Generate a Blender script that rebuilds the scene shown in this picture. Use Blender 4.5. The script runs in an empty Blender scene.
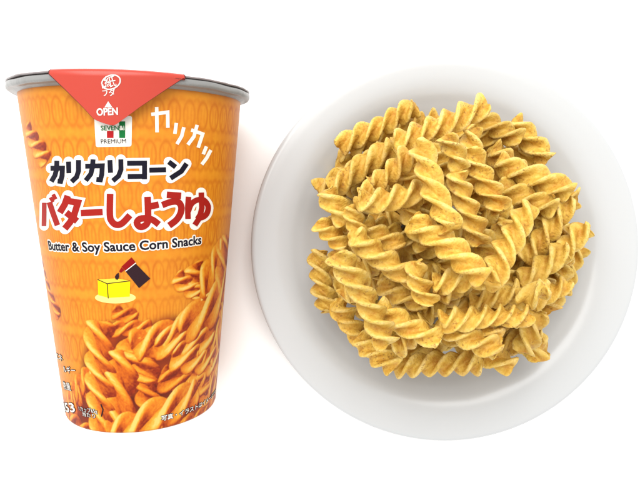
import bpy, math, random
import numpy as np
from mathutils import Matrix, Vector

random.seed(7)
RNG = np.random.default_rng(11)
C = bpy.context.scene.collection
CM = 0.01                                   # everything below is modelled in centimetres, stored in metres

# ---------------------------------------------------------------- camera (a phone held 20 cm above the table)
D = 20.0
FPX = 29.0 * D                              # focal length in 640-wide pixels
cam_d = bpy.data.cameras.new('camera')
cam = bpy.data.objects.new('camera', cam_d)
C.objects.link(cam)
cam.location = (0, 0, D * CM)
cam_d.sensor_width = 36.0
cam_d.lens = FPX / 640.0 * 36.0
cam_d.clip_start = 0.005
cam_d.clip_end = 50.0
bpy.context.scene.camera = cam


def ground_point(px, py, z):
    """where a sight line meets the height z (cm)"""
    k = (D - z) / FPX
    return np.array([(px - 320) * k, (240 - py) * k, z])


# ---------------------------------------------------------------- helpers
def srgb(r, g, b):
    c = np.array([r, g, b], float) / 255.0
    return np.where(c <= 0.04045, c / 12.92, ((c + 0.055) / 1.055) ** 2.4)


def mesh_obj(name, verts, faces, mats, parent=None, smooth=True, face_mat=None):
    me = bpy.data.meshes.new(name)
    v = np.asarray(verts, float) * CM
    me.from_pydata(v.tolist(), [], [list(map(int, f)) for f in faces])
    if not isinstance(mats, (list, tuple)):
        mats = [mats]
    for m in mats:
        me.materials.append(m)
    if face_mat is not None:
        me.polygons.foreach_set('material_index', np.asarray(face_mat, np.int32))
    if smooth:
        me.polygons.foreach_set('use_smooth', np.ones(len(me.polygons), bool))
    me.update()
    o = bpy.data.objects.new(name, me)
    C.objects.link(o)
    if parent is not None:
        o.parent = parent
    return o


def grid_faces(nr, nc, closed=False):
    i, j = np.meshgrid(np.arange(nr - 1), np.arange(nc if closed else nc - 1), indexing='ij')
    a = i * nc + j
    b = i * nc + (j + 1) % nc
    return np.stack([a, b, b + nc, a + nc], -1).reshape(-1, 4)


def lathe(profile, n=160):
    """profile [(r,z)...]; returns verts, faces (closed in angle)"""
    th = np.linspace(0, 2 * np.pi, n, endpoint=False)
    P = np.asarray(profile, float)
    v = np.stack([P[:, :1] * np.cos(th), P[:, :1] * np.sin(th), np.repeat(P[:, 1:], n, 1)], -1).reshape(-1, 3)
    return v, grid_faces(len(P), n, True)


def smooth_profile(pts, n=6):
    P = np.asarray(pts, float)
    out = []
    for i in range(len(P) - 1):
        p0, p1, p2, p3 = P[max(i - 1, 0)], P[i], P[i + 1], P[min(i + 2, len(P) - 1)]
        for t in np.linspace(0, 1, n, endpoint=False):
            out.append(0.5 * ((2 * p1) + (-p0 + p2) * t + (2 * p0 - 5 * p1 + 4 * p2 - p3) * t * t + (-p0 + 3 * p1 - 3 * p2 + p3) * t ** 3))
    out.append(P[-1])
    return np.array(out)


# ---------------------------------------------------------------- materials
def new_mat(name):
    m = bpy.data.materials.new(name)
    m.use_nodes = True
    nt = m.node_tree
    b = nt.nodes['Principled BSDF']
    return m, nt, b


def plain(name, col, rough=0.5, spec=0.4, bump=None, var=None):
    m, nt, b = new_mat(name)
    b.inputs['Base Color'].default_value = (*col, 1)
    b.inputs['Roughness'].default_value = rough
    b.inputs['Specular IOR Level'].default_value = spec
    tc = nt.nodes.new('ShaderNodeTexCoord')
    if var:
        sc, amt = var
        nz = nt.nodes.new('ShaderNodeTexNoise')
        nz.inputs['Scale'].default_value = sc
        nz.inputs['Detail'].default_value = 5
        nt.links.new(tc.outputs['Object'], nz.inputs['Vector'])
        mx = nt.nodes.new('ShaderNodeMix'); mx.data_type = 'RGBA'
        c = np.array(col)
        mx.inputs['A'].default_value = (*(c * (1 - amt)), 1)
        mx.inputs['B'].default_value = (*np.minimum(c * (1 + amt), 1), 1)
        nt.links.new(nz.outputs['Fac'], mx.inputs['Factor'])
        nt.links.new(mx.outputs['Result'], b.inputs['Base Color'])
    if bump:
        sc, dist = bump
        nz = nt.nodes.new('ShaderNodeTexNoise')
        nz.inputs['Scale'].default_value = sc
        nz.inputs['Detail'].default_value = 4
        nt.links.new(tc.outputs['Object'], nz.inputs['Vector'])
        bp = nt.nodes.new('ShaderNodeBump')
        bp.inputs['Strength'].default_value = 1.0
        bp.inputs['Distance'].default_value = dist
        nt.links.new(nz.outputs['Fac'], bp.inputs['Height'])
        nt.links.new(bp.outputs['Normal'], b.inputs['Normal'])
    return m


INK = 0.64                                   # how much of the light the printed inks give back at most


def ink(name, r, g, b_, k=INK):
    return plain(name, srgb(r, g, b_) * k, 0.5, 0.12)


M_table = plain('white_tabletop', (0.92, 0.92, 0.915), 0.7, 0.2, var=(30, 0.01))
M_plate = plain('white_glazed_ceramic', (0.466, 0.475, 0.48), 0.22, 0.5, bump=(60, 0.00008), var=(25, 0.012))
M_rim = plain('grey_paper_rim', (0.21, 0.21, 0.205), 0.34, 0.5, bump=(500, 0.0002), var=(120, 0.12))
M_foil = plain('foil_underside', (0.22, 0.19, 0.19), 0.35, 0.5, bump=(250, 0.0004))
M_base = plain('white_paperboard', (0.6, 0.58, 0.55), 0.6, 0.3)
M_red = plain('red_printed_paper', srgb(220, 70, 50) * 0.58, 0.34, 0.45, bump=(90, 0.0001), var=(60, 0.05))
M_edge_shade = plain('cut_edge_and_shadow', (0.09, 0.02, 0.018), 0.6, 0.2)  # paper's cut edge, and the shadow line painted along the tab's sides
M_white = ink('white_ink', 255, 250, 240, 0.72)
M_navy = ink('navy_ink', 22, 20, 38)
M_brick = ink('brick_red_ink', 176, 34, 26)
M_black = ink('dark_brown_ink', 52, 28, 36)
M_logored = ink('logo_red_ink', 196, 30, 36)
M_green = ink('logo_green_ink', 20, 125, 62)
M_pale = ink('pale_cream_ink', 255, 236, 140, 0.72)
M_yell = ink('yellow_ink', 255, 226, 0, 0.72)
M_yell2 = ink('light_yellow_ink', 250, 232, 70, 0.72)
M_maroon = ink('maroon_ink', 158, 14, 14)


def print_mat():
    m, nt, b = new_mat('printed_cup_paper')
    at = nt.nodes.new('ShaderNodeAttribute'); at.attribute_name = 'print'
    nt.links.new(at.outputs['Color'], b.inputs['Base Color'])
    b.inputs['Roughness'].default_value = 0.42
    b.inputs['Specular IOR Level'].default_value = 0.2
    tc = nt.nodes.new('ShaderNodeTexCoord')
    nz = nt.nodes.new('ShaderNodeTexNoise'); nz.inputs['Scale'].default_value = 60; nz.inputs['Detail'].default_value = 3
    nt.links.new(tc.outputs['Object'], nz.inputs['Vector'])
    bp = nt.nodes.new('ShaderNodeBump'); bp.inputs['Strength'].default_value = 0.6; bp.inputs['Distance'].default_value = 0.0002
    nt.links.new(nz.outputs['Fac'], bp.inputs['Height'])
    nt.links.new(bp.outputs['Normal'], b.inputs['Normal'])
    return m


M_print = print_mat()


def pasta_mat():
    """puffed corn: golden body, paler rubbed ridges, brown seasoning specks"""
    m, nt, b = new_mat('seasoned_corn_puff')
    N, L = nt.nodes, nt.links
    tc = N.new('ShaderNodeTexCoord')
    oi = N.new('ShaderNodeObjectInfo')
    add = N.new('ShaderNodeVectorMath'); add.operation = 'ADD'
    L.new(tc.outputs['Object'], add.inputs[0]); L.new(oi.outputs['Random'], add.inputs[1])
    at = N.new('ShaderNodeAttribute'); at.attribute_name = 'ridge'
    n1 = N.new('ShaderNodeTexNoise'); n1.inputs['Scale'].default_value = 330; n1.inputs['Detail'].default_value = 8; n1.inputs['Roughness'].default_value = 0.68
    L.new(add.outputs[0], n1.inputs['Vector'])
    # ridge colour ramp
    mth = N.new('ShaderNodeMath'); mth.operation = 'MULTIPLY_ADD'
    L.new(n1.outputs['Fac'], mth.inputs[0]); mth.inputs[1].default_value = 1.1
    rs = N.new('ShaderNodeMath'); rs.operation = 'MULTIPLY_ADD'; L.new(at.outputs['Fac'], rs.inputs[0]); rs.inputs[1].default_value = 0.26; rs.inputs[2].default_value = -0.04
    L.new(rs.outputs[0], mth.inputs[2])
    rp = N.new('ShaderNodeValToRGB')
    e = rp.color_ramp.elements
    e[0].position = 0.30; e[0].color = (0.43, 0.175, 0.014, 1)
    e[1].position = 0.95; e[1].color = (0.82, 0.62, 0.22, 1)
    k = rp.color_ramp.elements.new(0.62); k.color = (0.66, 0.43, 0.072, 1)
    L.new(mth.outputs[0], rp.inputs['Fac'])
    # object to object tint
    hsv = N.new('ShaderNodeHueSaturation')
    mr = N.new('ShaderNodeMapRange'); mr.inputs['To Min'].default_value = 0.84; mr.inputs['To Max'].default_value = 1.08
    L.new(oi.outputs['Random'], mr.inputs['Value']); L.new(mr.outputs[0], hsv.inputs['Value'])
    L.new(rp.outputs['Color'], hsv.inputs['Color'])
    # patchy browning where the fryer caught it
    nb = N.new('ShaderNodeTexNoise'); nb.inputs['Scale'].default_value = 95; nb.inputs['Detail'].default_value = 3
    L.new(add.outputs[0], nb.inputs['Vector'])
    mb = N.new('ShaderNodeMapRange'); mb.inputs['From Min'].default_value = 0.47; mb.inputs['From Max'].default_value = 0.72
    mb.inputs['To Min'].default_value = 0.0; mb.inputs['To Max'].default_value = 0.42
    L.new(nb.outputs['Fac'], mb.inputs['Value'])
    br = N.new('ShaderNodeMix'); br.data_type = 'RGBA'
    L.new(mb.outputs[0], br.inputs['Factor']); L.new(hsv.outputs['Color'], br.inputs['A']); br.inputs['B'].default_value = (0.50, 0.235, 0.026, 1)
    # specks
    vo = N.new('ShaderNodeTexVoronoi'); vo.inputs['Scale'].default_value = 900
    nd = N.new('ShaderNodeTexNoise'); nd.inputs['Scale'].default_value = 1500; nd.inputs['Detail'].default_value = 2
    L.new(add.outputs[0], nd.inputs['Vector'])
    dm = N.new('ShaderNodeVectorMath'); dm.operation = 'MULTIPLY_ADD'
    L.new(nd.outputs['Color'], dm.inputs[0]); dm.inputs[1].default_value = (.0012, .0012, .0012); L.new(add.outputs[0], dm.inputs[2])
    L.new(dm.outputs[0], vo.inputs['Vector'])
    n2 = N.new('ShaderNodeTexNoise'); n2.inputs['Scale'].default_value = 150; n2.inputs['Detail'].default_value = 2
    L.new(add.outputs[0], n2.inputs['Vector'])
    lt = N.new('ShaderNodeMapRange'); lt.inputs['From Min'].default_value = 0.34; lt.inputs['From Max'].default_value = 0.20
    lt.inputs['To Min'].default_value = 0; lt.inputs['To Max'].default_value = 1
    L.new(vo.outputs['Distance'], lt.inputs['Value'])
    l2 = N.new('ShaderNodeMapRange'); l2.inputs['From Min'].default_value = 0.48; l2.inputs['From Max'].default_value = 0.60
    L.new(n2.outputs['Fac'], l2.inputs['Value'])
    mu = N.new('ShaderNodeMath'); mu.operation = 'MULTIPLY'; L.new(lt.outputs[0], mu.inputs[0]); L.new(l2.outputs[0], mu.inputs[1])
    m7 = N.new('ShaderNodeMath'); m7.operation = 'MULTIPLY'; L.new(mu.outputs[0], m7.inputs[0]); m7.inputs[1].default_value = 0.62
    mx = N.new('ShaderNodeMix'); mx.data_type = 'RGBA'
    L.new(m7.outputs[0], mx.inputs['Factor']); L.new(br.outputs['Result'], mx.inputs['A'])
    mx.inputs['B'].default_value = (0.24, 0.10, 0.02, 1)
    L.new(mx.outputs['Result'], b.inputs['Base Color'])
    b.inputs['Roughness'].default_value = 0.55
    b.inputs['Specular IOR Level'].default_value = 0.3
    n3 = N.new('ShaderNodeTexNoise'); n3.inputs['Scale'].default_value = 1000; n3.inputs['Detail'].default_value = 6
    L.new(add.outputs[0], n3.inputs['Vector'])
    bp = N.new('ShaderNodeBump'); bp.inputs['Strength'].default_value = 1.0; bp.inputs['Distance'].default_value = 0.00045
    L.new(n3.outputs['Fac'], bp.inputs['Height']); L.new(bp.outputs['Normal'], b.inputs['Normal'])
    return m


M_pasta = pasta_mat()

# ---------------------------------------------------------------- the white surface
tv, tf = [(-150, -150, 0), (150, -150, 0), (150, 150, 0), (-150, 150, 0)], [(0, 1, 2, 3)]
table = mesh_obj('white_tabletop', tv, tf, M_table, smooth=False)
table['kind'] = 'structure'
table['label'] = 'bright white seamless tabletop under the cup and the dish'

# ---------------------------------------------------------------- the plate
PC = ground_point(444.8, 246.8, 1.1)
PROFILE_IN = [(0, .30), (2.0, .30), (3.2, .32), (3.9, .46), (4.45, .76), (4.8, .97), (5.15, 1.09), (5.55, 1.15), (5.82, 1.165)]
prof = np.concatenate([
    smooth_profile(PROFILE_IN, 8),
    np.array([(5.89, 1.165), (5.945, 1.145), (5.98, 1.105), (5.99, 1.06), (5.975, 1.01)]),
    smooth_profile([(5.90, .95), (5.5, .80), (4.9, .53), (4.2, .27), (3.6, .12), (3.35, .0), (3.1, .0), (3.0, .16), (1.5, .17), (0.001, .17)], 5)])
prof[:, 0] *= 1.055
v, f = lathe(prof, 192)
plate = mesh_obj('round_plate', v, f, M_plate)
plate.location = (PC[0] * CM, PC[1] * CM, 0)
plate['label'] = 'round white glazed dish holding the heap of golden corn spirals'
plate['category'] = 'plate'
_pin = smooth_profile(PROFILE_IN, 8)


def plate_height(r):
    return np.interp(r, _pin[:, 0], _pin[:, 1])


# ---------------------------------------------------------------- corn fusilli
def fusilli_mesh(length, R, blades, pitch, phase, bend, seed):
    """one twisted puff along local x, centred; union of blade capsules swept along the twist"""
    rg = np.random.default_rng(seed)
    blades = 3
    w = 0.265 * R * rg.uniform(0.9, 1.1) * rg.uniform(0.92, 1.1)
    Lc = R - w
    per = 24 if blades == 3 else 34
    half = np.pi / blades
    t = np.linspace(-1, 1, per, endpoint=False)
    loc = np.sign(t) * np.abs(t) ** 1.7 * half
    psi = np.concatenate([loc + k * 2 * half for k in range(blades)])
    lr = np.abs(loc)
    with np.errstate(all='ignore'):
        tip = Lc * np.cos(lr) + np.sqrt(np.maximum(w * w - (Lc * np.sin(lr)) ** 2, 0))
        side = w / np.maximum(np.sin(lr), 1e-6)
    rad = np.where((side * np.cos(lr) < Lc) & (lr > 1e-6), side, tip)
    rad = np.where(Lc * np.sin(lr) > w, side, rad)
    rad = np.minimum(rad, R)
    fil = 1.2 * w
    rad = np.maximum(rad, fil * 1.1)
    base = np.tile(rad, blades)
    n = 96
    x = np.linspace(-0.5, 0.5, n)
    # rounded ends
    edge = np.minimum((x + 0.5), (0.5 - x)) * length
    endk = np.clip(edge / (0.10 * R + 0.03), 0, 1)
    endk = 0.72 + 0.28 * np.sqrt(1 - (1 - endk) ** 2)
    s = x * length
    f1, f2, f3 = rg.uniform(0, 6.28, 3)
    env = 1 + 0.05 * np.sin(s * 2.3 + f1) + 0.03 * np.sin(s * 5.1 + f2)
    tw = phase + 2 * np.pi * s / pitch + 0.25 * np.sin(s * 1.7 + f3)
    rr = base[None, :] * env[:, None]
    # every blade has its own reach and a slightly wavy edge
    reach = np.repeat(rg.uniform(0.9, 1.07, blades), per)
    hi = np.clip((base - fil) / (R - fil), 0, 1)
    wav = 1 + 0.045 * np.sin(s[:, None] * 6.0 + np.repeat(rg.uniform(0, 6.28, blades), per)[None]) * hi[None]
    rr = rr * (1 + (reach[None] - 1) * hi[None]) * wav
    rr = rr * (1 + rg.normal(0, 0.014, rr.shape))
    lump = rg.normal(0, 1, (14, 9)); li = np.linspace(0, 13, n); lj = np.linspace(0, 9, len(psi), endpoint=False)
    l0 = np.stack([np.interp(li, np.arange(14), lump[:, q]) for q in range(9)], 1); l0 = np.concatenate([l0, l0[:, :1]], 1)
    rr = rr * (1 + 0.02 * np.stack([np.interp(lj, np.arange(10), l0[q]) for q in range(n)], 0))
    rr = rr * endk[:, None]
    ang = psi[None, :] + tw[:, None]
    # blades lean over a little: the tip lags the root
    ang = ang + (0.17 + 0.1 * np.sin(s[:, None] * 1.1 + f2)) * hi[None] ** 1.3
    # end cut: blades end at unequal lengths
    xs = s[:, None] + np.where(np.abs(x)[:, None] > 0.47, 0.10 * R * np.sin(ang * 1 + f1), 0)
    Y = rr * np.sin(ang)
    Z = rr * np.cos(ang)
    # bend of the axis
    k1, k2 = bend
    u = 2 * x[:, None]
    Y = Y + k1 * (u ** 2 - 0.33)
    Z = Z + k2 * (u ** 2 - 0.33)
    V = np.stack([xs, Y, Z], -1)
    m = len(psi)
    verts = V.reshape(-1, 3)
    faces = [list(q) for q in grid_faces(n, m, True)]
    c0, c1 = len(verts), len(verts) + 1
    e0 = V[0].mean(0) + [0.06 * R, 0, 0]
    e1 = V[-1].mean(0) - [0.06 * R, 0, 0]
    verts = np.vstack([verts, e0, e1])
    for j in range(m):
        faces.append([c0, (j + 1) % m, j])
        faces.append([c1, (n - 1) * m + j, (n - 1) * m + (j + 1) % m])
    ridge = np.concatenate([np.tile(hi ** 3, n), [0.3, 0.3]])
    return verts, faces, ridge


G = 0.1
GN = 140
hx = (np.arange(GN) - GN / 2) * G
HX, HY = np.meshgrid(hx, hx, indexing='ij')
HM = plate_height(np.hypot(HX, HY))


def hm_at(x, y):
    i = np.clip(np.round(x / G + GN / 2).astype(int), 0, GN - 1)
    j = np.clip(np.round(y / G + GN / 2).astype(int), 0, GN - 1)
    return HM[i, j]


def rest(mid, d, length, R, slope=None):
    """lowest height and tilt at which a rod lies on what is already there"""
    nrm = np.array([-d[1], d[0]])
    s = np.linspace(-0.5, 0.5, 15) * length * 0.94
    need = None
    for off in (-0.55, -0.28, 0, 0.28, 0.55):
        p = mid[None] + s[:, None] * d[None] + off * R * nrm[None]
        h = hm_at(p[:, 0], p[:, 1]) + SINK * R * math.sqrt(1 - off * off)
        need = h if need is None else np.maximum(need, h)
    best = None
    for b in ([slope] if slope is not None else np.linspace(-TMAX, TMAX, 23)):
        a = np.max(need - b * s)
        c = a + 0.5 * abs(b)
        if best is None or c < best[0]:
            best = (c, a, b)
    return best[1], best[2]


def stamp(mid, d, length, R, a, b):
    q = np.stack([HX - mid[0], HY - mid[1]], -1)
    s = q @ d
    t = q @ np.array([-d[1], d[0]])
    ok = (np.abs(s) < length / 2) & (np.abs(t) < R)
    z = a + b * s + SINK * np.sqrt(np.maximum(R * R - t * t, 0))
    HM[ok] = np.maximum(HM[ok], z[ok])


SINK = 0.62
TMAX = 0.32
# each: (x1, y1, x2, y2, width, blades, label[, slope])    ends as traced on the photograph's 640 px frame, lowest first
PILE = [
    # hidden bed of the heap
    (395, 165, 430, 190, 25, 3, 'shaded corn spiral in the dark gap left of the big upright ribbon spiral'),
    (345, 300, 372, 262, 25, 3, 'mostly covered corn spiral under the long left spiral with the star shaped end'),
    (395, 352, 425, 318, 24, 3, 'shaded corn spiral in the dark hollow above the straight bottom row spiral'),
    (470, 305, 520, 290, 24, 3, 'half buried corn spiral just above the long arched spiral'),
    (515, 255, 545, 225, 24, 3, 'shaded corn spiral buried right of the bright upright spiral in the centre right'),
    (362, 225, 402, 248, 25, 3, 'shaded corn spiral buried beneath the pale star shaped spiral'),
    (440, 300, 468, 268, 25, 3, 'half buried corn spiral under the sagging end of the big central diagonal spiral'),
    (490, 150, 530, 178, 25, 3, 'half buried corn spiral between the top right spirals of the heap'),
    (500, 340, 470, 318, 23, 3, 'shaded corn spiral beneath the right end of the long arched spiral'),
    (330, 220, 352, 256, 24, 3, 'half buried corn spiral behind the left edge of the heap'),
    (425, 250, 408, 205, 25, 3, 'buried corn spiral peeping out left of the central diagonal spiral'),
    (540, 200, 555, 250, 24, 3, 'half buried corn spiral under the pale ribs near the right edge'),
    # outer ring, resting on the dish
    (316, 251, 328, 312, 25, 3, 'leftmost corn spiral of the heap, standing nearly upright at its left edge'),
    (318, 222, 346, 248, 24, 3, 'short corn spiral at the left edge, right above the leftmost upright spiral'),
    (325, 190, 346, 224, 24, 3, 'corn spiral at the upper left edge pointing down to the right'),
    (338, 147, 417, 107, 24, 3, 'long corn spiral at the very top left edge of the heap, rising to the right'),
    (330, 190, 393, 146, 25, 3, 'knobbly corn spiral lying just below the top left edge spiral'),
    (512, 121, 549, 160, 25, 2, 'broad bladed corn spiral at the top right edge of the heap'),
    (478, 117, 520, 140, 24, 3, 'crumbly pale corn spiral at the top, touching the end of the bright top spiral'),
    (553, 262, 586, 226, 24, 3, 'rightmost corn spiral, poking out over the dish at the right edge'),
    (560, 292, 579, 246, 22, 2, 'narrow corn spiral standing at the right edge, below the rightmost one'),
    (523, 352, 540, 312, 25, 3, 'corn spiral at the lower right edge, with its frayed end on the dish'),
    (552, 312, 535, 270, 24, 3, 'dark speckled corn spiral at the right edge beside the finger like ribs'),
    (446, 333, 512, 366, 25, 2, 'broad flat corn spiral at the bottom right with its tip sticking out over the dish'),
    (392, 366, 482, 362, 25, 3, 'straight corn spiral lying level along the bottom edge of the heap'),
    (336, 302, 372, 352, 25, 3, 'corn spiral at the lower left edge, half under the long left spiral'),
    (357, 338, 396, 368, 24, 3, 'short corn spiral at the bottom left corner, left of the level bottom one'),
    (541, 190, 578, 196, 22, 3, 'small corn spiral end jutting out at the right above the pale wedge'),
    # middle layer
    (350, 206, 362, 244, 22, 3, 'small upright corn spiral left of the centre, under the pale star shaped one'),
    (373, 186, 412, 154, 25, 3, 'short corn spiral with flared end between the top left spirals and the big upright one'),
    (524, 262, 572, 198, 26, 2, 'pale wedge bladed corn spiral at the right, leaning up to the right'),
    (496, 162, 572, 192, 27, 3, 'large corn spiral with many ribs at the upper right of the heap'),
    (496, 187, 556, 208, 26, 3, 'ribbed corn spiral tucked directly below the large upper right one'),
    (518, 282, 566, 250, 26, 2, 'curled corn spiral like a ring at the right, below the pale wedge'),
    (530, 300, 568, 284, 24, 3, 'corn spiral with four finger like ribs at the lower right'),
    (436, 324, 500, 350, 25, 2, 'smooth bladed corn spiral directly below the long arched spiral'),
    (376, 308, 440, 342, 27, 2, 'broad bladed corn spiral in the lower left centre pointing to the bottom'),
    (378, 282, 428, 306, 25, 3, 'corn spiral lying in the shade left of centre, above the broad bladed one'),
    (352, 236, 420, 284, 28, 2, 'wide smooth corn spiral left of centre, sloping down to the right'),
    (338, 252, 390, 344, 28, 3, 'long corn spiral with star shaped end running down the left side'),
    (468, 150, 502, 212, 26, 3, 'corn spiral in the upper middle running down right, beside the small ribbed top one'),
    (446, 136, 462, 172, 24, 3, 'small corn spiral with three clear ribs at the top middle under the bright top spiral'),
    (432, 284, 492, 276, 26, 2, 'level corn spiral right under the lower end of the central diagonal one'),
    (476, 232, 500, 262, 25, 2, 'curled corn spiral between the middle spiral and the bright upright one'),
    (413, 262, 428, 304, 25, 3, 'small upright corn spiral with a pale knob just below the centre'),
    (521, 300, 548, 286, 27, 3, 'knotted pale corn spiral seen end on at the lower right', 0.75),
    # top of the heap
    (357, 203, 424, 192, 28, 3, 'pale star shaped corn spiral with spiky blades at the left of the top'),
    (455, 172, 480, 244, 27, 2, 'smooth upright corn spiral in the middle, right of the big upright one'),
    (488, 286, 527, 206, 28, 3, 'bright plump corn spiral standing upright at the centre right of the heap'),
    (440, 320, 530, 314, 26, 3, 'long arched corn spiral lying level in the lower middle on top of the others'),
    (393, 143, 486, 106, 27, 3, 'long bright corn spiral at the very top of the heap, rising to the right'),
    (412, 218, 486, 278, 30, 3, 'biggest corn spiral, lying diagonally across the centre of the heap'),
    (418, 144, 450, 230, 29, 2, 'big upright ribbon like corn spiral on top, just above the central diagonal one'),
]
BED = []
for k_, (bx_, by_, ba_) in enumerate([(362, 196, 50), (376, 172, 20), (405, 150, -20), (455, 150, 10), (500, 150, 30), (535, 185, 70), (550, 235, 85), (540, 290, 110),
                                      (500, 325, 150), (450, 340, 5), (400, 330, 35), (360, 300, 60), (340, 250, 95), (375, 220, 70), (410, 240, 100), (400, 280, 20),
                                      (440, 210, 60), (480, 200, 120), (510, 230, 40), (470, 250, 100), (440, 290, 160), (490, 285, 70), (420, 190, 10), (455, 245, 15), (430, 265, 60), (490, 235, 130),
                                      (392, 219, 140), (425, 318, 70), (385, 190, 100), (520, 262, 160), (395, 262, 130), (470, 305, 30), (350, 275, 120), (508, 338, 20), (528, 322, 75), (345, 215, 60), (535, 210, 40),
                                      (400, 200, 35), (430, 235, 75), (470, 225, 150), (450, 270, 40), (500, 260, 95), (420, 300, 120), (385, 280, 60), (480, 310, 10), (370, 245, 130), (510, 190, 60), (440, 180, 150), (475, 170, 80),
                                      (464, 130, 15), (446, 164, 40), (511, 283, 60), (434, 307, 140), (392, 347, 15), (505, 346, 160), (405, 238, 20), (560, 265, 100), (388, 135, 160), (352, 172, 150), (395, 178, 150)]):
    c_, s_ = math.cos(math.radians(ba_)), math.sin(math.radians(ba_))
    BED.append((bx_ - 40 * c_, by_ - 40 * s_, bx_ + 40 * c_, by_ + 40 * s_, 25, 3, 'corn spiral at the bottom of the heap, seen only through gaps between others'))
PILE = BED + PILE
GROUP = 'golden corn spirals heaped on the dish'
for n_, rec in enumerate(PILE):
    x1, y1, x2, y2, wpx, blades, label = rec[:7]
    slope = rec[7] if len(rec) > 7 else None
    z1 = z2 = 1.5
    pick = None
    for it in range(16):
        A, B = ground_point(x1, y1, z1), ground_point(x2, y2, z2)
        R = 0.5 * wpx * (D - 0.5 * (z1 + z2)) / FPX * 1.0
        dv = (B - A)[:2]
        ln = float(np.hypot(*dv))
        d = dv / ln
        mid = 0.5 * (A + B)[:2] - PC[:2]
        a, b = rest(mid, d, ln, R, slope)
        e1, e2 = a - b * ln / 2, a + b * ln / 2
        err = abs(e1 - z1) + abs(e2 - z2)
        if pick is None or err < pick[0]:
            pick = (err, mid, d, ln, R, a, b)
        z1, z2 = z1 + .45 * (e1 - z1), z2 + .45 * (e2 - z2)
    err, mid, d, ln, R, a, b = pick
    stamp(mid, d, ln, R, a, b)
    L3 = ln * math.sqrt(1 + b * b)
    rg = np.random.default_rng(100 + n_)
    pitch = (4.0 if blades == 3 else 4.5) * R * rg.uniform(0.88, 1.14)
    vv, ff, ridge = fusilli_mesh(L3, R, blades, pitch, rg.uniform(0, 6.28), (rg.normal(0, 0.05), rg.normal(0, 0.03)), 500 + n_)
    o = mesh_obj('corn_spiral', vv, ff, M_pasta)
    at = o.data.attributes.new('ridge', 'FLOAT', 'POINT')
    at.data.foreach_set('value', ridge.astype(np.float32))
    ax = Vector((d[0], d[1], b)).normalized()
    yy = Vector((-d[1], d[0], 0)).normalized()
    zz = ax.cross(yy)
    mw = Matrix((ax, yy, zz)).transposed().to_4x4()
    mw.translation = Vector(((mid[0] + PC[0]) * CM, (mid[1] + PC[1]) * CM, a * CM))
    o.matrix_world = mw
    o['label'] = label
    o['category'] = 'corn snack'
    o['group'] = GROUP

# ---------------------------------------------------------------- the paper cup, lying on its back
BX, BY, HEAD, RB, RT, RF, H = -5.435, -4.974, 0.009, 2.191, 3.029, 3.293, 9.38
HW = H - 0.30                                # top of the printed wall
TILT = math.atan((RF - RB) / H)
AX = np.array([math.sin(HEAD) * math.cos(TILT), math.cos(HEAD) * math.cos(TILT), math.sin(TILT)])
RX = np.array([math.cos(HEAD), -math.sin(HEAD), 0.0])
UP = np.cross(RX, AX)
B0 = np.array([BX, BY, RB * math.cos(TILT)])

cup = bpy.data.objects.new('paper_cup', None)
C.objects.link(cup)
cup.empty_display_size = 0.02
mw = Matrix((Vector(RX), Vector(-UP), Vector(AX))).transposed().to_4x4()
mw.translation = Vector(B0 * CM)
cup.matrix_world = mw
cup['label'] = 'orange paper snack cup with red lid tab and Japanese lettering, left of the dish'
cup['category'] = 'snack cup'

RT_F, RTIP, ZTIP = RF + 0.07, 3.07, 7.70     # the hanging lid tab follows this cone


def wall_r(z):
    return RB + (RT - RB) * z / HW


def flap_r(z):
    return RTIP + (RT_F - RTIP) * (z - ZTIP) / (H - 0.1 - ZTIP)


def on_cup(px, py, rfun=wall_r):
    """label coordinates (angle, height) of a point of the printed surface, read off the photograph"""
    o = np.array([0, 0, D]) - B0
    dr = np.array([(px - 320) / FPX, (240 - py) / FPX, -1.0])
    O = np.array([o @ RX, o @ UP, o @ AX])
    V_ = np.array([dr @ RX, dr @ UP, dr @ AX])
    r0 = rfun(0.0); k = rfun(1.0) - r0
    q0 = r0 + k * O[2]; q1 = k * V_[2]
    A_ = V_[0] ** 2 + V_[1] ** 2 - q1 * q1
    B_ = 2 * (O[0] * V_[0] + O[1] * V_[1] - q0 * q1)
    C_ = O[0] ** 2 + O[1] ** 2 - q0 * q0
    disc = B_ * B_ - 4 * A_ * C_
    t = (-B_ - math.sqrt(max(disc, 0))) / (2 * A_)
    P = O + V_ * t
    return math.atan2(P[0], P[1]), P[2]


def surf(phi, z, off=0.0, rfun=wall_r):
    r = rfun(np.asarray(z)) + off
    return np.stack([r * np.sin(phi), -r * np.cos(phi), np.asarray(z) + 0 * r], -1)


# ---- the printed picture, painted as ink on the wall's own vertices
NC, NR = 760, 760
PH = np.linspace(-math.radians(104), math.radians(104), NC)
ZZ = np.linspace(0.06, HW, NR)
KX = 2.6                                     # cm of label per radian
LX, LZ = np.meshgrid(PH * KX, ZZ)            # rows = height
ink_rgb = np.zeros((NR, NC, 3))


def vnoise(x, y, s, seed):
    rg = np.random.default_rng(seed)
    T = rg.random((256, 256))
    xs, ys = x / s + 1000, y / s + 1000
    xi, yi = np.floor(xs).astype(int), np.floor(ys).astype(int)
    fx, fy = xs - xi, ys - yi
    fx, fy = fx * fx * (3 - 2 * fx), fy * fy * (3 - 2 * fy)
    g = lambda a, b: T[a % 256, b % 256]
    return (g(xi, yi) * (1 - fx) + g(xi + 1, yi) * fx) * (1 - fy) + (g(xi, yi + 1) * (1 - fx) + g(xi + 1, yi + 1) * fx) * fy


def mixc(a, b, t):
    return a * (1 - t[..., None]) + b * t[..., None]


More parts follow.
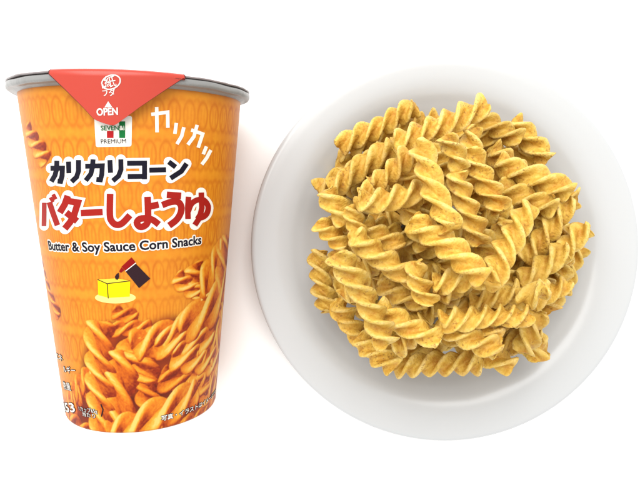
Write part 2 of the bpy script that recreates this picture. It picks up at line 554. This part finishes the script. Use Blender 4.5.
base_o = np.array(srgb(238, 146, 34))
dark_o = np.array(srgb(204, 98, 12))
lite_o = np.array(srgb(248, 164, 40))
nz = vnoise(LX, LZ, 0.22, 1) * 0.5 + vnoise(LX, LZ, 0.07, 2) * 0.3 + vnoise(LX * 3, LZ * 0.5, 0.12, 3) * 0.2
ink_rgb[:] = mixc(np.broadcast_to(base_o, ink_rgb.shape), np.broadcast_to(lite_o, ink_rgb.shape), np.clip(nz * 1.4 - 0.35, 0, 1))
# rows of tall linked rings, tone on tone
row_h, col_w = 1.02, 0.36
rowi = np.floor((LZ + 0.2) / row_h)
ly = (LZ + 0.2) / row_h - rowi - 0.5
lxx = LX / col_w + 0.5 * (rowi % 2)
cx = lxx - np.floor(lxx) - 0.5
ringd = np.sqrt((cx / 0.46) ** 2 + (ly / 0.40) ** 2)
ring = np.exp(-((ringd - 0.84) / 0.17) ** 2) * (0.55 + 0.6 * vnoise(LX, LZ, 0.5, 5))
cx2 = lxx + 0.5 - np.floor(lxx + 0.5) - 0.5
ring2 = np.exp(-((np.sqrt((cx2 / 0.46) ** 2 + (ly / 0.44) ** 2) - 0.84) / 0.15) ** 2) * (0.4 + 0.7 * vnoise(LX, LZ, 0.4, 6))
ink_rgb = mixc(ink_rgb, np.broadcast_to(dark_o, ink_rgb.shape), np.clip(np.maximum(ring, ring2 * 0.8) * 0.6, 0, 1))
inner = np.clip(1 - ringd / 0.5, 0, 1) * 0.6
ink_rgb = mixc(ink_rgb, np.broadcast_to(lite_o, ink_rgb.shape), inner * 0.2)


def lab(px, py):
    p, z = on_cup(px, py)
    return np.array([p * KX, z])


def in_poly(poly):
    ins = np.zeros(LX.shape, bool)
    n = len(poly)
    for i in range(n):
        (x1, y1), (x2, y2) = poly[i], poly[(i + 1) % n]
        if y1 == y2:
            continue
        c = ((y1 > LZ) != (y2 > LZ)) & (LX < (x2 - x1) * (LZ - y1) / (y2 - y1) + x1)
        ins ^= c
    return ins


def blur(a, n):
    for ax_ in (0, 1):
        for _ in range(n):
            a = 0.25 * np.roll(a, 1, ax_) + 0.5 * a + 0.25 * np.roll(a, -1, ax_)
    return a


# deep brown-red shade that the printed heap sits in
poly = [lab(*p) for p in [(86, 345), (92, 328), (112, 322), (140, 328), (166, 316), (190, 318), (205, 296), (222, 262)]]
poly += [np.array([6.0, 5.5]), np.array([6.0, -1.0]), np.array([-6, -1.0]), np.array([-6, 0.6]), lab(68, 405), lab(80, 378)]
mask = blur(in_poly(poly).astype(float), 120)
sh = vnoise(LX, LZ, 0.25, 8)[..., None]
deep = np.array(srgb(98, 22, 6)) * (1 - sh) + np.array(srgb(172, 64, 10)) * sh
ink_rgb = mixc(ink_rgb, deep, np.clip(mask, 0, 1))

RAMP_X = [0.0, 0.22, 0.45, 0.68, 0.88, 1.0]
RAMP_C = np.array([srgb(70, 8, 2), srgb(158, 46, 6), srgb(224, 108, 16), srgb(248, 156, 34), srgb(254, 190, 68), srgb(255, 216, 116)])
zbuf = np.full((NR, NC), -9.0)
cbuf = np.zeros((NR, NC, 3))
dphi, dz_ = (PH[1] - PH[0]) * KX, ZZ[1] - ZZ[0]
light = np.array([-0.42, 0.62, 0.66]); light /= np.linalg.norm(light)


def printed_snack(x1, y1, x2, y2, wpx, depth, tone=1.0, blades=3, seed=0, extend=None):
    rg = np.random.default_rng(900 + seed)
    A, B = lab(x1, y1), lab(x2, y2)
    if extend is not None:
        B = A + np.array(extend)
    # radius measured on the label at the middle of the piece
    mx_, my_ = 0.5 * (x1 + x2), 0.5 * (y1 + y2)
    R = 0.5 * wpx / 39.0 * 1.24
    dv = B - A
    ln = np.hypot(*dv)
    if ln < 0.1:
        return
    d = dv / ln
    w = 0.31 * R
    Lc = R - w
    nt_ = int(min(520, ln / 0.0055))
    na = 560
    s = (np.linspace(0, 1, nt_) - 0.5) * ln
    psi = np.linspace(-np.pi, np.pi, na, endpoint=False)
    half = np.pi / blades
    loc = (psi + half) % (2 * half) - half
    lr = np.abs(loc)
    side = w / np.maximum(np.sin(lr), 1e-6)
    tip = Lc * np.cos(lr) + np.sqrt(np.maximum(w * w - (Lc * np.sin(lr)) ** 2, 0))
    rad = np.where(Lc * np.sin(lr) > w, side, np.where(side * np.cos(lr) < Lc, side, tip))
    rad = np.clip(rad, 1.15 * w, R)
    pitch = (4.0 if blades == 3 else 4.6) * R * rg.uniform(0.9, 1.15)
    tw = rg.uniform(0, 6.28) + 2 * np.pi * s / pitch + 0.3 * np.sin(s * 1.8 + rg.uniform(0, 6))
    env = 1 + 0.07 * np.sin(s * 2.6 + rg.uniform(0, 6))
    e = np.clip(np.minimum(s + ln / 2, ln / 2 - s) / (0.35 * R), 0, 1)
    env = env * (0.45 + 0.55 * np.sqrt(1 - (1 - e) ** 2))
    rr = rad[None] * env[:, None]
    ang = psi[None] + tw[:, None]
    bend = rg.normal(0, 0.06)
    X = np.repeat(s[:, None], na, 1)
    Y = rr * np.sin(ang) + bend * ((2 * s / ln) ** 2)[:, None]
    Z = rr * np.cos(ang)
    P = np.stack([X, Y, Z], -1)
    du = np.gradient(P, axis=0)
    dvv = np.roll(P, -1, 1) - np.roll(P, 1, 1)
    nn = np.cross(du, dvv)
    nn /= np.linalg.norm(nn, axis=-1, keepdims=True) + 1e-12
    outward = np.sum(nn * np.stack([0 * X, np.sin(ang), np.cos(ang)], -1), -1)
    nn *= np.where(outward.mean() < 0, -1, 1)
    # to label space
    wx = 0.5 * (A + B)[0] + X * d[0] - Y * d[1]
    wy = 0.5 * (A + B)[1] + X * d[1] + Y * d[0]
    nx = nn[..., 0] * d[0] - nn[..., 1] * d[1]
    ny = nn[..., 0] * d[1] + nn[..., 1] * d[0]
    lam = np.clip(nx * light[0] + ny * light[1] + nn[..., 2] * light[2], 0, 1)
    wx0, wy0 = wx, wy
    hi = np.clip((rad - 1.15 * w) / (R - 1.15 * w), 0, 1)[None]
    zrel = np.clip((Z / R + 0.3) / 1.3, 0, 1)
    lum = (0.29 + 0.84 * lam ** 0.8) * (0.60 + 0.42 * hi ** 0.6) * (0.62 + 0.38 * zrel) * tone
    lum = lum + 0.10 * (vnoise(wx0 * 1.0, wy0 * 1.0, 0.02, 70 + seed) - 0.5) + 0.16 * (vnoise(X + seed, psi[None] * R * 1.0 + 0 * X, 0.05, 40 + seed) - 0.5)
    ci = np.round((wx - PH[0] * KX) / dphi).astype(int)
    ri = np.round((wy - ZZ[0]) / dz_).astype(int)
    ok = (ci >= 0) & (ci < NC) & (ri >= 0) & (ri < NR) & (Z > -0.3 * R)
    ci, ri, zf, lf = ci[ok], ri[ok], (Z + depth)[ok], np.clip(lum[ok], 0, 1)
    o_ = np.argsort(zf, kind='stable')
    ci, ri, zf, lf = ci[o_], ri[o_], zf[o_], lf[o_]
    tz = np.full((NR, NC), -9.0); tl = np.zeros((NR, NC))
    tz[ri, ci] = zf; tl[ri, ci] = lf
    win = tz > zbuf
    zbuf[win] = tz[win]
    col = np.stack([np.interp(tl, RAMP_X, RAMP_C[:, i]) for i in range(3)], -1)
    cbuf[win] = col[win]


SNACKS = [
    (26, 128, 47, 162, 20, 0.0, .9), (40, 262, 59, 318, 15, 0.0, .78),
    (66, 436, 82, 388, 24, 0.0, .8), (68, 404, 92, 372, 20, .1, .85), (96, 440, 70, 420, 24, .15, .8),
    (112, 313, 138, 318, 15, 0.0, .72), (106, 329, 152, 327, 15, .15, .85),
    (128, 338, 150, 386, 28, .15, .88), (142, 358, 152, 418, 26, .05, .7), (122, 350, 118, 428, 34, .3, .95),
    (98, 321, 102, 436, 32, .45, 1.0), (132, 350, 192, 322, 30, .4, .95), (155, 342, 214, 340, 30, .55, 1.0),
    (172, 356, 218, 362, 30, .6, 1.0), (160, 376, 204, 388, 26, .2, .72), (186, 372, 226, 412, 28, .25, .78),
    (174, 278, 208, 302, 18, .35, 1.0), (190, 266, 202, 304, 22, .2, .9), (198, 296, 224, 242, 30, .3, 1.0),
    (180, 334, 226, 280, 40, .7, 1.0), (198, 362, 225, 318, 26, .5, .9), (206, 396, 222, 345, 24, .3, .8),
    (160, 436, 214, 404, 22, .3, .72), (108, 437, 198, 388, 34, .9, 1.08), (150, 440, 190, 425, 20, .3, .7),
    (176, 400, 206, 372, 20, .35, .85),
]
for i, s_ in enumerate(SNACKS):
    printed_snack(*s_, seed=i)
# the heap goes on round the sides
for i, (x0, z0, dx_, dz0, wp, dp) in enumerate([(3.6, 3.2, .3, 2.0, 40, .4), (3.5, 1.2, .9, 1.6, 36, .5), (3.3, .5, 1.4, .3, 34, .6),
                                               (4.2, 2.6, .4, 1.5, 36, .3), (-4.5, .6, .9, .9, 34, .3), (-4.3, 1.8, -.2, 1.5, 32, .2)]):
    a_ = np.array([x0, z0])
    lab_keep = lab
    lab = lambda px, py, a_=a_: a_
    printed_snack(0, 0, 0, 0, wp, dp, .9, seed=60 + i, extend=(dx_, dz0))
    lab = lab_keep
# close pin holes, soften to print resolution
have = zbuf > -8
filled = cbuf.copy(); wgt = have.astype(float)
for _ in range(2):
    acc = np.zeros_like(cbuf); aw = np.zeros((NR, NC))
    for dy in (-1, 0, 1):
        for dx in (-1, 0, 1):
            acc += np.roll(np.roll(filled * wgt[..., None], dy, 0), dx, 1); aw += np.roll(np.roll(wgt, dy, 0), dx, 1)
    hole = (wgt < .5) & (aw >= 5)
    filled[hole] = (acc / np.maximum(aw, 1)[..., None])[hole]; wgt[hole] = 1
alpha = blur(wgt, 1)
prem = np.stack([blur(filled[..., i] * wgt, 1) for i in range(3)], -1) / np.maximum(alpha, 1e-3)[..., None]
# printed contact shade round every piece
soft = np.clip(blur(wgt, 10), 0, 1)
ink_rgb = ink_rgb * (1 - 0.30 * soft * (1 - wgt))[..., None]
ink_rgb = mixc(ink_rgb, prem, np.clip(alpha, 0, 1))
ink_rgb = np.clip(ink_rgb, 0, 1) * INK

# ---- wall mesh: fine where the print shows, plain behind
back = np.linspace(PH[-1], PH[0] + 2 * math.pi, 60)[1:-1]
allphi = np.concatenate([PH, back])
nc_all = len(allphi)
rows = np.concatenate([[0.0, 0.02], ZZ])
offs = np.concatenate([[-0.06, -0.012], np.zeros(NR)])
PHg, Zg = np.meshgrid(allphi, rows)
rg_ = wall_r(Zg) + offs[:, None]
V = np.stack([rg_ * np.sin(PHg), -rg_ * np.cos(PHg), Zg], -1).reshape(-1, 3)
me = bpy.data.meshes.new('wall')
F = grid_faces(len(rows), nc_all, True).astype(np.int32)
me.vertices.add(len(V)); me.vertices.foreach_set('co', (V * CM).astype(np.float32).ravel())
me.loops.add(F.size); me.loops.foreach_set('vertex_index', F.ravel())
me.polygons.add(len(F)); me.polygons.foreach_set('loop_start', np.arange(0, F.size, 4, dtype=np.int32))
me.update(calc_edges=True)
me.polygons.foreach_set('use_smooth', np.ones(len(F), bool))
colr = np.ones((len(rows), nc_all, 4), np.float32)
colr[..., :3] = base_o * INK
colr[2:, :NC, :3] = ink_rgb
colr[:2, :NC, :3] = ink_rgb[0]
ca = me.color_attributes.new('print', 'FLOAT_COLOR', 'POINT')
ca.data.foreach_set('color', colr.ravel())
me.materials.append(M_print)
me.update()
wall = bpy.data.objects.new('cup_body', me)
C.objects.link(wall); wall.parent = cup

# base disc, recessed
v, f = lathe([(RB - .06, 0.0), (RB - .10, 0.0), (RB - .12, .35), (0.001, .36)], 96)
mesh_obj('cup_base', v, f, M_base, cup)

# rim: pressed paper flange rolled at its edge
v, f = lathe(smooth_profile([(RT - .06, HW - .03), (RT + .015, HW - .005), (RT + .11, HW + .045), (RF - .05, HW + .06), (RF - .005, HW + .10), (RF, HW + .16), (RF - .015, HW + .21), (RF - .07, HW + .235)], 4), 192)
ang = np.arctan2(v[:, 1], v[:, 0])
wob = 0.012 * np.sin(ang * 7 + 1) + 0.008 * np.sin(ang * 17)
outer = np.clip((np.hypot(v[:, 0], v[:, 1]) - RT) / (RF - RT), 0, 1)
v[:, 2] += wob * outer
mesh_obj('cup_rim', v, f, M_rim, cup)

# lid: a thin disc sealed on the rim with a puckered edge
th = np.linspace(0, 2 * np.pi, 240, endpoint=False)
rr_ = np.array([0.01, 1.5, 2.6, 3.05, 3.2, RF - .012, RF - .005, RF - .02, 3.1])
zz_ = np.array([.0, .0, .0, .005, .01, .012, -.012, -.03, -.03]) + H - 0.02
wv = 0.35 * (0.016 * np.sin(th * 5 + .5) + 0.012 * np.sin(th * 13 + 2 * np.sin(th * 3)) + 0.008 * np.sin(th * 29 + 3 * np.sin(th * 4 + 1)))
v = np.stack([rr_[:, None] * np.cos(th), rr_[:, None] * np.sin(th), zz_[:, None] + wv * (rr_[:, None] > 3.0) * np.clip((rr_[:, None] - 3.0) / .2, 0, 1)], -1).reshape(-1, 3)
lf = grid_faces(len(rr_), 240, True)
fm = np.where(np.arange(len(lf)) // 240 >= 5, 1, 0)
lid = mesh_obj('lid', v, lf, [M_red, M_foil], cup, face_mat=fm)


# ---- lid tab folded down over the front
def poly_at(pts, t):
    P = np.asarray(pts, float)
    sl = np.concatenate([[0], np.cumsum(np.hypot(*np.diff(P, axis=0).T))]); sl /= sl[-1]
    return np.stack([np.interp(t, sl, P[:, 0]), np.interp(t, sl, P[:, 1])], -1)


nv, nu = 40, 48
tv_ = np.linspace(0, 1, nv)
Lp = poly_at([(48, 74), (62, 87), (82, 106.5), (93, 118.3), (97, 120.7), (103, 123), (109.5, 125)], tv_)
Rp = poly_at([(186, 77), (165, 90.5), (139.5, 107.5), (126, 117.5), (121, 121), (117, 124), (113.5, 125.5)], tv_)
rowsv = []
UU = np.concatenate([[0, 0.008], np.linspace(0.03, 0.97, nu - 4), [0.992, 1]])
for i in range(nv):
    r_ = []
    for u in UU:
        p = Lp[i] * (1 - u) + Rp[i] * u
        ph, z = on_cup(p[0], p[1], flap_r)
        r_.append((ph, z))
    rowsv.append(np.array(r_))
rowsv[0][:, 1] = np.minimum(rowsv[0][:, 1], H - .10)
gridv = []
top = rowsv[0][:, 0]
for rr0, zz0 in ((RF - .35, H + .012), (RF - .15, H + .03), (RF - .02, H + .028), (RF + .045, H - .01), (RF + .065, H - .06)):
    gridv.append(np.stack([rr0 * np.sin(top), -rr0 * np.cos(top), zz0 + 0 * top], -1))
for r_ in rowsv:
    z = np.minimum(r_[:, 1], H - .085)
    gridv.append(surf(r_[:, 0], z, 0.012 * np.sin(r_[:, 0] * 5 + 1), flap_r))
gv = np.array(gridv).reshape(-1, 3)
tfm = np.tile(np.array([1] + [0] * (nu - 3) + [1]), len(gridv) - 1)  # outermost columns coloured dark, for cut paper and the shadow beside it
tab = mesh_obj('lid_tab', gv, grid_faces(len(gridv), nu)[:, ::-1], [M_red, M_edge_shade], cup, face_mat=tfm)
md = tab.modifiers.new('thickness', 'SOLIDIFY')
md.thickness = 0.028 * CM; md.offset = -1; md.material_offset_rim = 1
tab['label'] = 'red pointed paper tab folded down from the lid'


# ---- lettering
def ribbon(pts, w, ext=0.0, step=1.6):
    """mitred ribbon in photo pixels -> verts(px), quads"""
    P = np.asarray(pts, float)
    d0 = P[1] - P[0]; d1 = P[-1] - P[-2]
    P = P.copy()
    P[0] -= d0 / np.hypot(*d0) * ext
    P[-1] += d1 / np.hypot(*d1) * ext
    Q, Nn = [], []
    n = len(P)
    seg = [(P[i + 1] - P[i]) / np.hypot(*(P[i + 1] - P[i])) for i in range(n - 1)]
    for i in range(n):
        a = seg[max(i - 1, 0)]; b = seg[min(i, n - 2)]
        m = a + b
        m = m / np.hypot(*m)
        c = max(0.55, m @ a)
        nrm = np.array([-m[1], m[0]]) / c
        Q.append(P[i]); Nn.append(nrm)
    Q2, N2 = [], []
    for i in range(n - 1):
        k = max(1, int(np.hypot(*(Q[i + 1] - Q[i])) / step))
        for t in np.linspace(0, 1, k, endpoint=False):
            Q2.append(Q[i] * (1 - t) + Q[i + 1] * t); N2.append(Nn[i] * (1 - t) + Nn[i + 1] * t)
    Q2.append(Q[-1]); N2.append(Nn[-1])
    Q2, N2 = np.array(Q2), np.array(N2)
    cols = np.linspace(-0.5, 0.5, 4) * w
    V_ = Q2[:, None] + cols[None, :, None] * N2[:, None]
    return V_.reshape(-1, 2), grid_faces(len(Q2), 4)


class Decal:
    """ink laid on the cup: collects flat shapes, follows the curved surface"""
    def __init__(self, rfun=wall_r):
        self.v, self.f, self.m, self.mats, self.rf, self.k = [], [], [], [], rfun, 0

    def add(self, V2, F, mat, h, px=True):
        h = h + 0.00035 * (self.k % 14); self.k += 1
        if mat not in self.mats:
            self.mats.append(mat)
        lz = np.array([on_cup(p[0], p[1], self.rf) for p in V2]) if px else np.asarray(V2)
        n0 = len(self.v)
        self.v += list(surf(lz[:, 0], lz[:, 1], h, self.rf))
        for q in F:
            self.f.append([int(i) + n0 for i in q]); self.m.append(self.mats.index(mat))

    def strokes(self, strokes, w, mat, h, ext=0.0):
        for s in strokes:
            ww = w
            if isinstance(s, tuple):
                s, ww = s[0], w - 5.6 + s[1]
            V2, F = ribbon(s, ww, ext)
            self.add(V2, F, mat, h)

    def halo(self, strokes, w, mat, h):
        for s in strokes:
            ww = w
            if isinstance(s, tuple):
                s, ww = s[0], w - 5.6 + s[1]
            V2, F = ribbon(s, ww, 0.0)
            self.add(V2, F, mat, h)
            for x, y in s:
                self.poly([(x + ww / 2 * math.cos(a), y + ww / 2 * math.sin(a)) for a in np.linspace(0, 2 * math.pi, 14, endpoint=False)], mat, h, 2)

    def poly(self, pts, mat, h, per=8):
        """fan of a convex polygon, subdivided"""
        P = np.asarray(pts, float)
        c = P.mean(0)
        V2, F = [c], []
        ring_n = 4
        B_ = []
        for i in range(len(P)):
            a, b = P[i], P[(i + 1) % len(P)]
            for t in np.linspace(0, 1, per, endpoint=False):
                B_.append(a * (1 - t) + b * t)
        B_ = np.array(B_); nb = len(B_)
        for k in range(1, ring_n + 1):
            V2 += list(c + (B_ - c) * k / ring_n)
        for j in range(nb):
            F.append((0, 1 + j, 1 + (j + 1) % nb))
            for k in range(ring_n - 1):
                F.append((1 + k * nb + j, 1 + (k + 1) * nb + j, 1 + (k + 1) * nb + (j + 1) % nb, 1 + k * nb + (j + 1) % nb))
        self.add(np.array(V2), F, mat, h)

    def text(self, body, p0, p1, size_cm, mat, h, bold=0.0, outline=None, omat=None, shear=0.0, oh=None, xs=None):
        """a line of type from photo point p0 to p1 (baseline ends), height in cm on the label"""
        cu = bpy.data.curves.new('type', 'FONT')
        cu.body = body; cu.size = 1.0; cu.offset = bold; cu.resolution_u = 3; cu.shear = shear
        ob = bpy.data.objects.new('type', cu)
        C.objects.link(ob)
        dg = bpy.context.evaluated_depsgraph_get(); dg.update()
        me_ = bpy.data.meshes.new_from_object(ob.evaluated_get(dg))
        n = len(me_.vertices)
        co = np.zeros(n * 3); me_.vertices.foreach_get('co', co); co = co.reshape(-1, 3)
        F = [list(p.vertices) for p in me_.polygons]
        bpy.data.objects.remove(ob); bpy.data.curves.remove(cu); bpy.data.meshes.remove(me_)
        W0, W1 = co[:, 0].min(), co[:, 0].max()
        a = np.array(on_cup(*p0, self.rf)); b = np.array(on_cup(*p1, self.rf)) if xs is None else None
        if xs is not None:                   # p1 given as (angle, height) step
            b = a + np.array(xs)
        t = (co[:, 0] - W0) / (W1 - W0)
        rloc = float(self.rf(a[1]))
        e = (b - a) * np.array([rloc, 1.0]); e /= np.hypot(*e)
        yy_ = co[:, 1] * size_cm
        base = a[None] + t[:, None] * (b - a)[None] + np.stack([-e[1] * yy_ / rloc, e[0] * yy_], -1)
        if outline:
            for k in range(10):
                an = k * 2 * math.pi / 10
                self.add(base + np.array([math.cos(an) * outline / rloc, math.sin(an) * outline])[None], F, omat, oh or (h - 0.006), px=False)
        self.add(base, F, mat, h, px=False)

    def build(self, name, parent, label=None):
        o = mesh_obj(name, self.v, self.f, self.mats, parent, smooth=True, face_mat=self.m)
        # all ink faces look outward
        me_ = o.data
        me_.update()
        flip = [p.index for p in me_.polygons if (p.normal.x * p.center.x + p.normal.y * p.center.y) < 0]
        if flip:
            import bmesh
            bm = bmesh.new(); bm.from_mesh(me_); bm.faces.ensure_lookup_table()
            bmesh.ops.reverse_faces(bm, faces=[bm.faces[i] for i in flip])
            bm.to_mesh(me_); bm.free()
        if label:
            o['label'] = label
        return o


T1 = [[(51.2, 168.3), (62.8, 168.1), (62.5, 175.5), (61, 181.3), (58.3, 181)], [(57.2, 161), (56.9, 169), (55.3, 175.3), (51.8, 181.4)],
      [(68.8, 161.8), (69.2, 173)], [(78.7, 160.3), (78.7, 171), (76.8, 177), (72, 181.6)],
      [(85.7, 166.2), (102.4, 165.8), (102, 174), (100.6, 179.8), (96.8, 179.4)], [(93.2, 159.6), (92.7, 167), (91, 174), (86.1, 180.4)],
      [(110, 160.3), (110.6, 172.5)], [(120.9, 159.6), (121, 169.7), (118.6, 176), (113.1, 180.7)],
      [(127.4, 163.3), (144.5, 163.1), (144.5, 179)], [(128, 176.5), (144.5, 176.3)],
      [(149.5, 170.2), (165.6, 169.7)], [(168.7, 162), (175.2, 166.9)], [(186.2, 163.8), (181.1, 171.3), (170.6, 178.1)]]
dc = Decal()
dc.halo(T1, 5.0 + 5.4, M_white, 0.004)
dc.strokes(T1, 5.0, M_navy, 0.011, 0.3)
dc.build('printed_title', wall, 'navy katakana title with white outline')

T2 = [([(44.6, 203), (44.3, 225.8)], 3.6), ([(49.8, 202.4), (53.3, 213), (57.7, 225)], 4.6), ([(50.9, 197.6), (53.5, 201.8)], 2.6), ([(53.6, 194.5), (56.0, 199)], 2.8),
      [(68, 196), (65, 204.5), (60.3, 212.4)], [(66.2, 200.6), (78.2, 202.6), (74.5, 214.8), (70.5, 222), (65.3, 228.4)], [(66.8, 212.6), (77.2, 221)],
      [(81.4, 213.1), (102.5, 211.9)],
      [(110.2, 194), (110, 214.5), (111.6, 220.8), (116, 224.6), (122, 223.4), (129.8, 215.3)],
      [(147.5, 197), (147.9, 219.5), (144.8, 225.6), (139.6, 226.6), (136.8, 222.6), (140, 218.8), (147, 218.4), (152.8, 220), (158.5, 224.3)], [(148, 206.8), (158.3, 204.6)],
      [(166.9, 194.8), (180.6, 195.8)], [(162.3, 205), (170.6, 202), (177.6, 201.9), (181, 206.4), (180.4, 213), (176.3, 219.8), (169.2, 225.4)],
      ([(188.3, 197), (187.5, 208), (187.8, 218.7)], 4.6), ([(188.2, 211), (191.3, 203.8), (197, 200), (203.6, 200.2), (207.8, 206.3), (206.4, 213.8), (201.2, 217.6), (196.5, 215.5)], 4.6),
      ([(201, 192.8), (201.6, 208), (199.2, 218), (194.7, 224.8)], 4.6)]
def rounded(st):
    p = st[0] if isinstance(st, tuple) else st
    if len(p) < 6:
        return st
    q = [tuple(c) for c in smooth_profile(p, 4)]
    return (q, st[1]) if isinstance(st, tuple) else q


T2 = [rounded(st) for st in T2]
dc = Decal()
dc.halo(T2, 6.6 + 5.0, M_white, 0.004)
dc.strokes(T2, 6.6, M_brick, 0.011, 0.3)
dc.build('printed_flavour_name', wall, 'red Japanese flavour name with white outline')

T3 = [[(151.5, 114.4), (167.6, 112.2), (167.8, 127.5)], [(156.6, 107.3), (157, 132)], [(176.2, 123.3), (174.8, 133.5)], [(183.7, 127.5), (181.5, 136.3), (177, 143.8)],
      [(191.3, 130), (202.5, 134), (198.1, 147.4)], [(196.9, 125.2), (193.8, 136.5), (187.9, 144.5)], [(206.1, 146.7), (203.2, 154)], [(210.5, 150.3), (206.3, 158.3), (201.8, 164.2)]]
dc = Decal()
dc.strokes(T3, 3.5, M_white, 0.005, 0.3)
dc.build('printed_crunch_word', wall, 'slanting white katakana word at the upper right')

dc = Decal()
dc.text('Butter & Soy Sauce Corn Snacks', (49.5, 249.5), (201, 243.6), 0.335, M_navy, 0.011, bold=0.026, outline=0.034, omat=M_white, oh=0.004)
dc.build('printed_english_name', wall, 'small dark English name with white outline')

# butter and soy sauce drawing
Z8 = lambda pts: [(85 + x / 8, 250 + y / 8) for x, y in pts]
dc = Decal()
dc.poly([(115.4 + 20.4 * math.cos(a), 297.6 + 5.8 * math.sin(a)) for a in np.linspace(0, 2 * math.pi, 28, endpoint=False)], M_pale, 0.004)
dc.poly(Z8([(103, 235), (178, 267), (188, 382), (108, 360)]), M_yell, 0.010)
dc.poly(Z8([(178, 267), (362, 246), (358, 372), (188, 382)]), M_yell, 0.0105)
dc.poly(Z8([(103, 235), (250, 226), (362, 246), (178, 267)]), M_yell2, 0.011)
dc.strokes([Z8([(103, 235), (178, 268), (362, 246)]), Z8([(179, 268), (188, 386)])], 0.75, M_black, 0.017)
dc.poly(Z8([(270, 180), (274, 212), (264, 238), (246, 234), (240, 212), (254, 192)]), M_black, 0.018)
dc.poly(Z8([(405, 108), (522, 228), (432, 304), (326, 172)]), M_black, 0.010)
dc.poly(Z8([(372, 58), (405, 98), (324, 164), (292, 134)]), M_maroon, 0.010)
dc.poly(Z8([(292, 138), (316, 160), (288, 182), (274, 170)]), M_maroon, 0.011)
dc.strokes([Z8([(408, 102), (324, 169)])], 0.8, M_white, 0.018)
dc.build('printed_butter_drawing', wall, 'drawing of yellow butter on a dish and a tipped soy sauce bottle')

# logo patch under the tab
rp_ = []
for (cx_, cy_), a0 in (((129.5, 144.5), 0), ((97.8, 145.0), 90), ((96.3, 118), 180), ((130.0, 118), 270)):
    for a in np.linspace(a0, a0 + 90, 5):
        rp_.append((cx_ + 2 * math.cos(math.radians(a)), cy_ + 2 * math.sin(math.radians(a))))
dc = Decal()
dc.poly(rp_, M_white, 0.004)
dc.poly([(107, 131), (113.6, 131), (113.6, 138), (107, 138)], M_logored, 0.010)
dc.poly([(119.3, 121.5), (125.2, 121.5), (125.2, 138), (119.3, 138)], M_green, 0.010)
dc.text('SEVEN', (101.2, 130.4), (119, 130.2), 0.155, M_green, 0.016, bold=0.015)
dc.text('&i', (119.8, 130.1), (124.6, 130.0), 0.15, M_white, 0.016, bold=0.02)
dc.text('PREMIUM', (101.3, 143.6), (126.2, 143.3), 0.15, M_navy, 0.016, bold=0.0)
dc.build('printed_logo_patch', wall, 'small white logo patch with red and green bars')

# small type near the base
dc = Decal()
dc.text('写真・イラストはイメージです', (161.5, 420.5), None, 0.17, M_white, 0.011, bold=0.01, outline=0.014, omat=M_black, oh=0.004, xs=(1.06, 0.05))
dc.text('353', (65, 411), (76, 411.5), 0.36, M_white, 0.011, bold=0.02, outline=0.022, omat=M_black, oh=0.004)
dc.text('1カップ65g', (79.5, 410), (97.5, 413), 0.15, M_white, 0.011, bold=0.0, outline=0.014, omat=M_black, oh=0.004)
dc.text('当たり', (83, 415.3), (95.5, 418), 0.15, M_white, 0.011, bold=0.0, outline=0.014, omat=M_black, oh=0.004)
dc.text('エネ', (57.4, 358), (63.5, 361), 0.22, M_white, 0.011, bold=0.0, outline=0.016, omat=M_black, oh=0.004)
dc.text('ルギー', (64.2, 371.5), (76, 373), 0.20, M_white, 0.011, bold=0.0, outline=0.016, omat=M_black, oh=0.004)
dc.text('熱量', (64.3, 388), (71.5, 390), 0.24, M_white, 0.011, bold=0.0, outline=0.016, omat=M_black, oh=0.004)
dc.strokes([[(101, 404), (103.2, 409.5), (101.6, 416.5)]], 1.2, M_black, 0.009)
dc.build('printed_small_type', wall, 'tiny white type along the bottom')

# marks on the tab
dc = Decal(flap_r)
ov = [(111.2 + 9.2 * math.cos(a) * 1.0 + 0, 82.3 - 7.0 * math.sin(a) - 1.6 * math.cos(a)) for a in np.linspace(math.radians(205), math.radians(205 + 338), 26)]
dc.strokes([ov], 1.2, M_white, 0.022)
dc.strokes([[(102.6, 84.5), (103.2, 87.6), (106.2, 86.6)]], 1.6, M_white, 0.022)
dc.text('紙', (105.6, 87.0), (116.8, 85.6), 0.27, M_white, 0.022, bold=0.004)
dc.text('フダ', (103.4, 96.0), (115.8, 95.2), 0.165, M_white, 0.022, bold=0.012)
dc.poly([(108.4, 101.4), (112.4, 107.2), (104.8, 107.4)], M_white, 0.022)
dc.text('OPEN', (97.4, 115.6), (118.8, 114.6), 0.225, M_white, 0.022, bold=0.03, shear=0.12)
dc.build('printed_tab_marks', tab, 'white opening marks')

# ---------------------------------------------------------------- light: a broad soft window from the top of the picture, white room round it
w = bpy.data.worlds.new('World')
bpy.context.scene.world = w
w.use_nodes = True
bg = w.node_tree.nodes['Background']
bg.inputs['Color'].default_value = (1.0, 0.995, 0.985, 1)
bg.inputs['Strength'].default_value = 1.06
ld = bpy.data.lights.new('window_softbox', 'AREA')
ld.shape = 'RECTANGLE'; ld.size = 0.60; ld.size_y = 0.40
ld.energy = 3.2
ld.color = (1.0, 0.985, 0.96)
lo = bpy.data.objects.new('window_softbox', ld)
C.objects.link(lo)
lo.location = (-0.08, 0.27, 0.50)
lo.rotation_euler = (Vector((0.01, 0.0, 0.02)) - Vector(lo.location)).to_track_quat('-Z', 'Y').to_euler()

sc = bpy.context.scene
sc.view_settings.view_transform = 'Standard'
sc.view_settings.look = 'None'
sc.view_settings.exposure = 0.27
sc.view_settings.gamma = 1.0
sc.render.engine = 'CYCLES'
sc.cycles.max_bounces = 8
sc.cycles.use_denoising = True
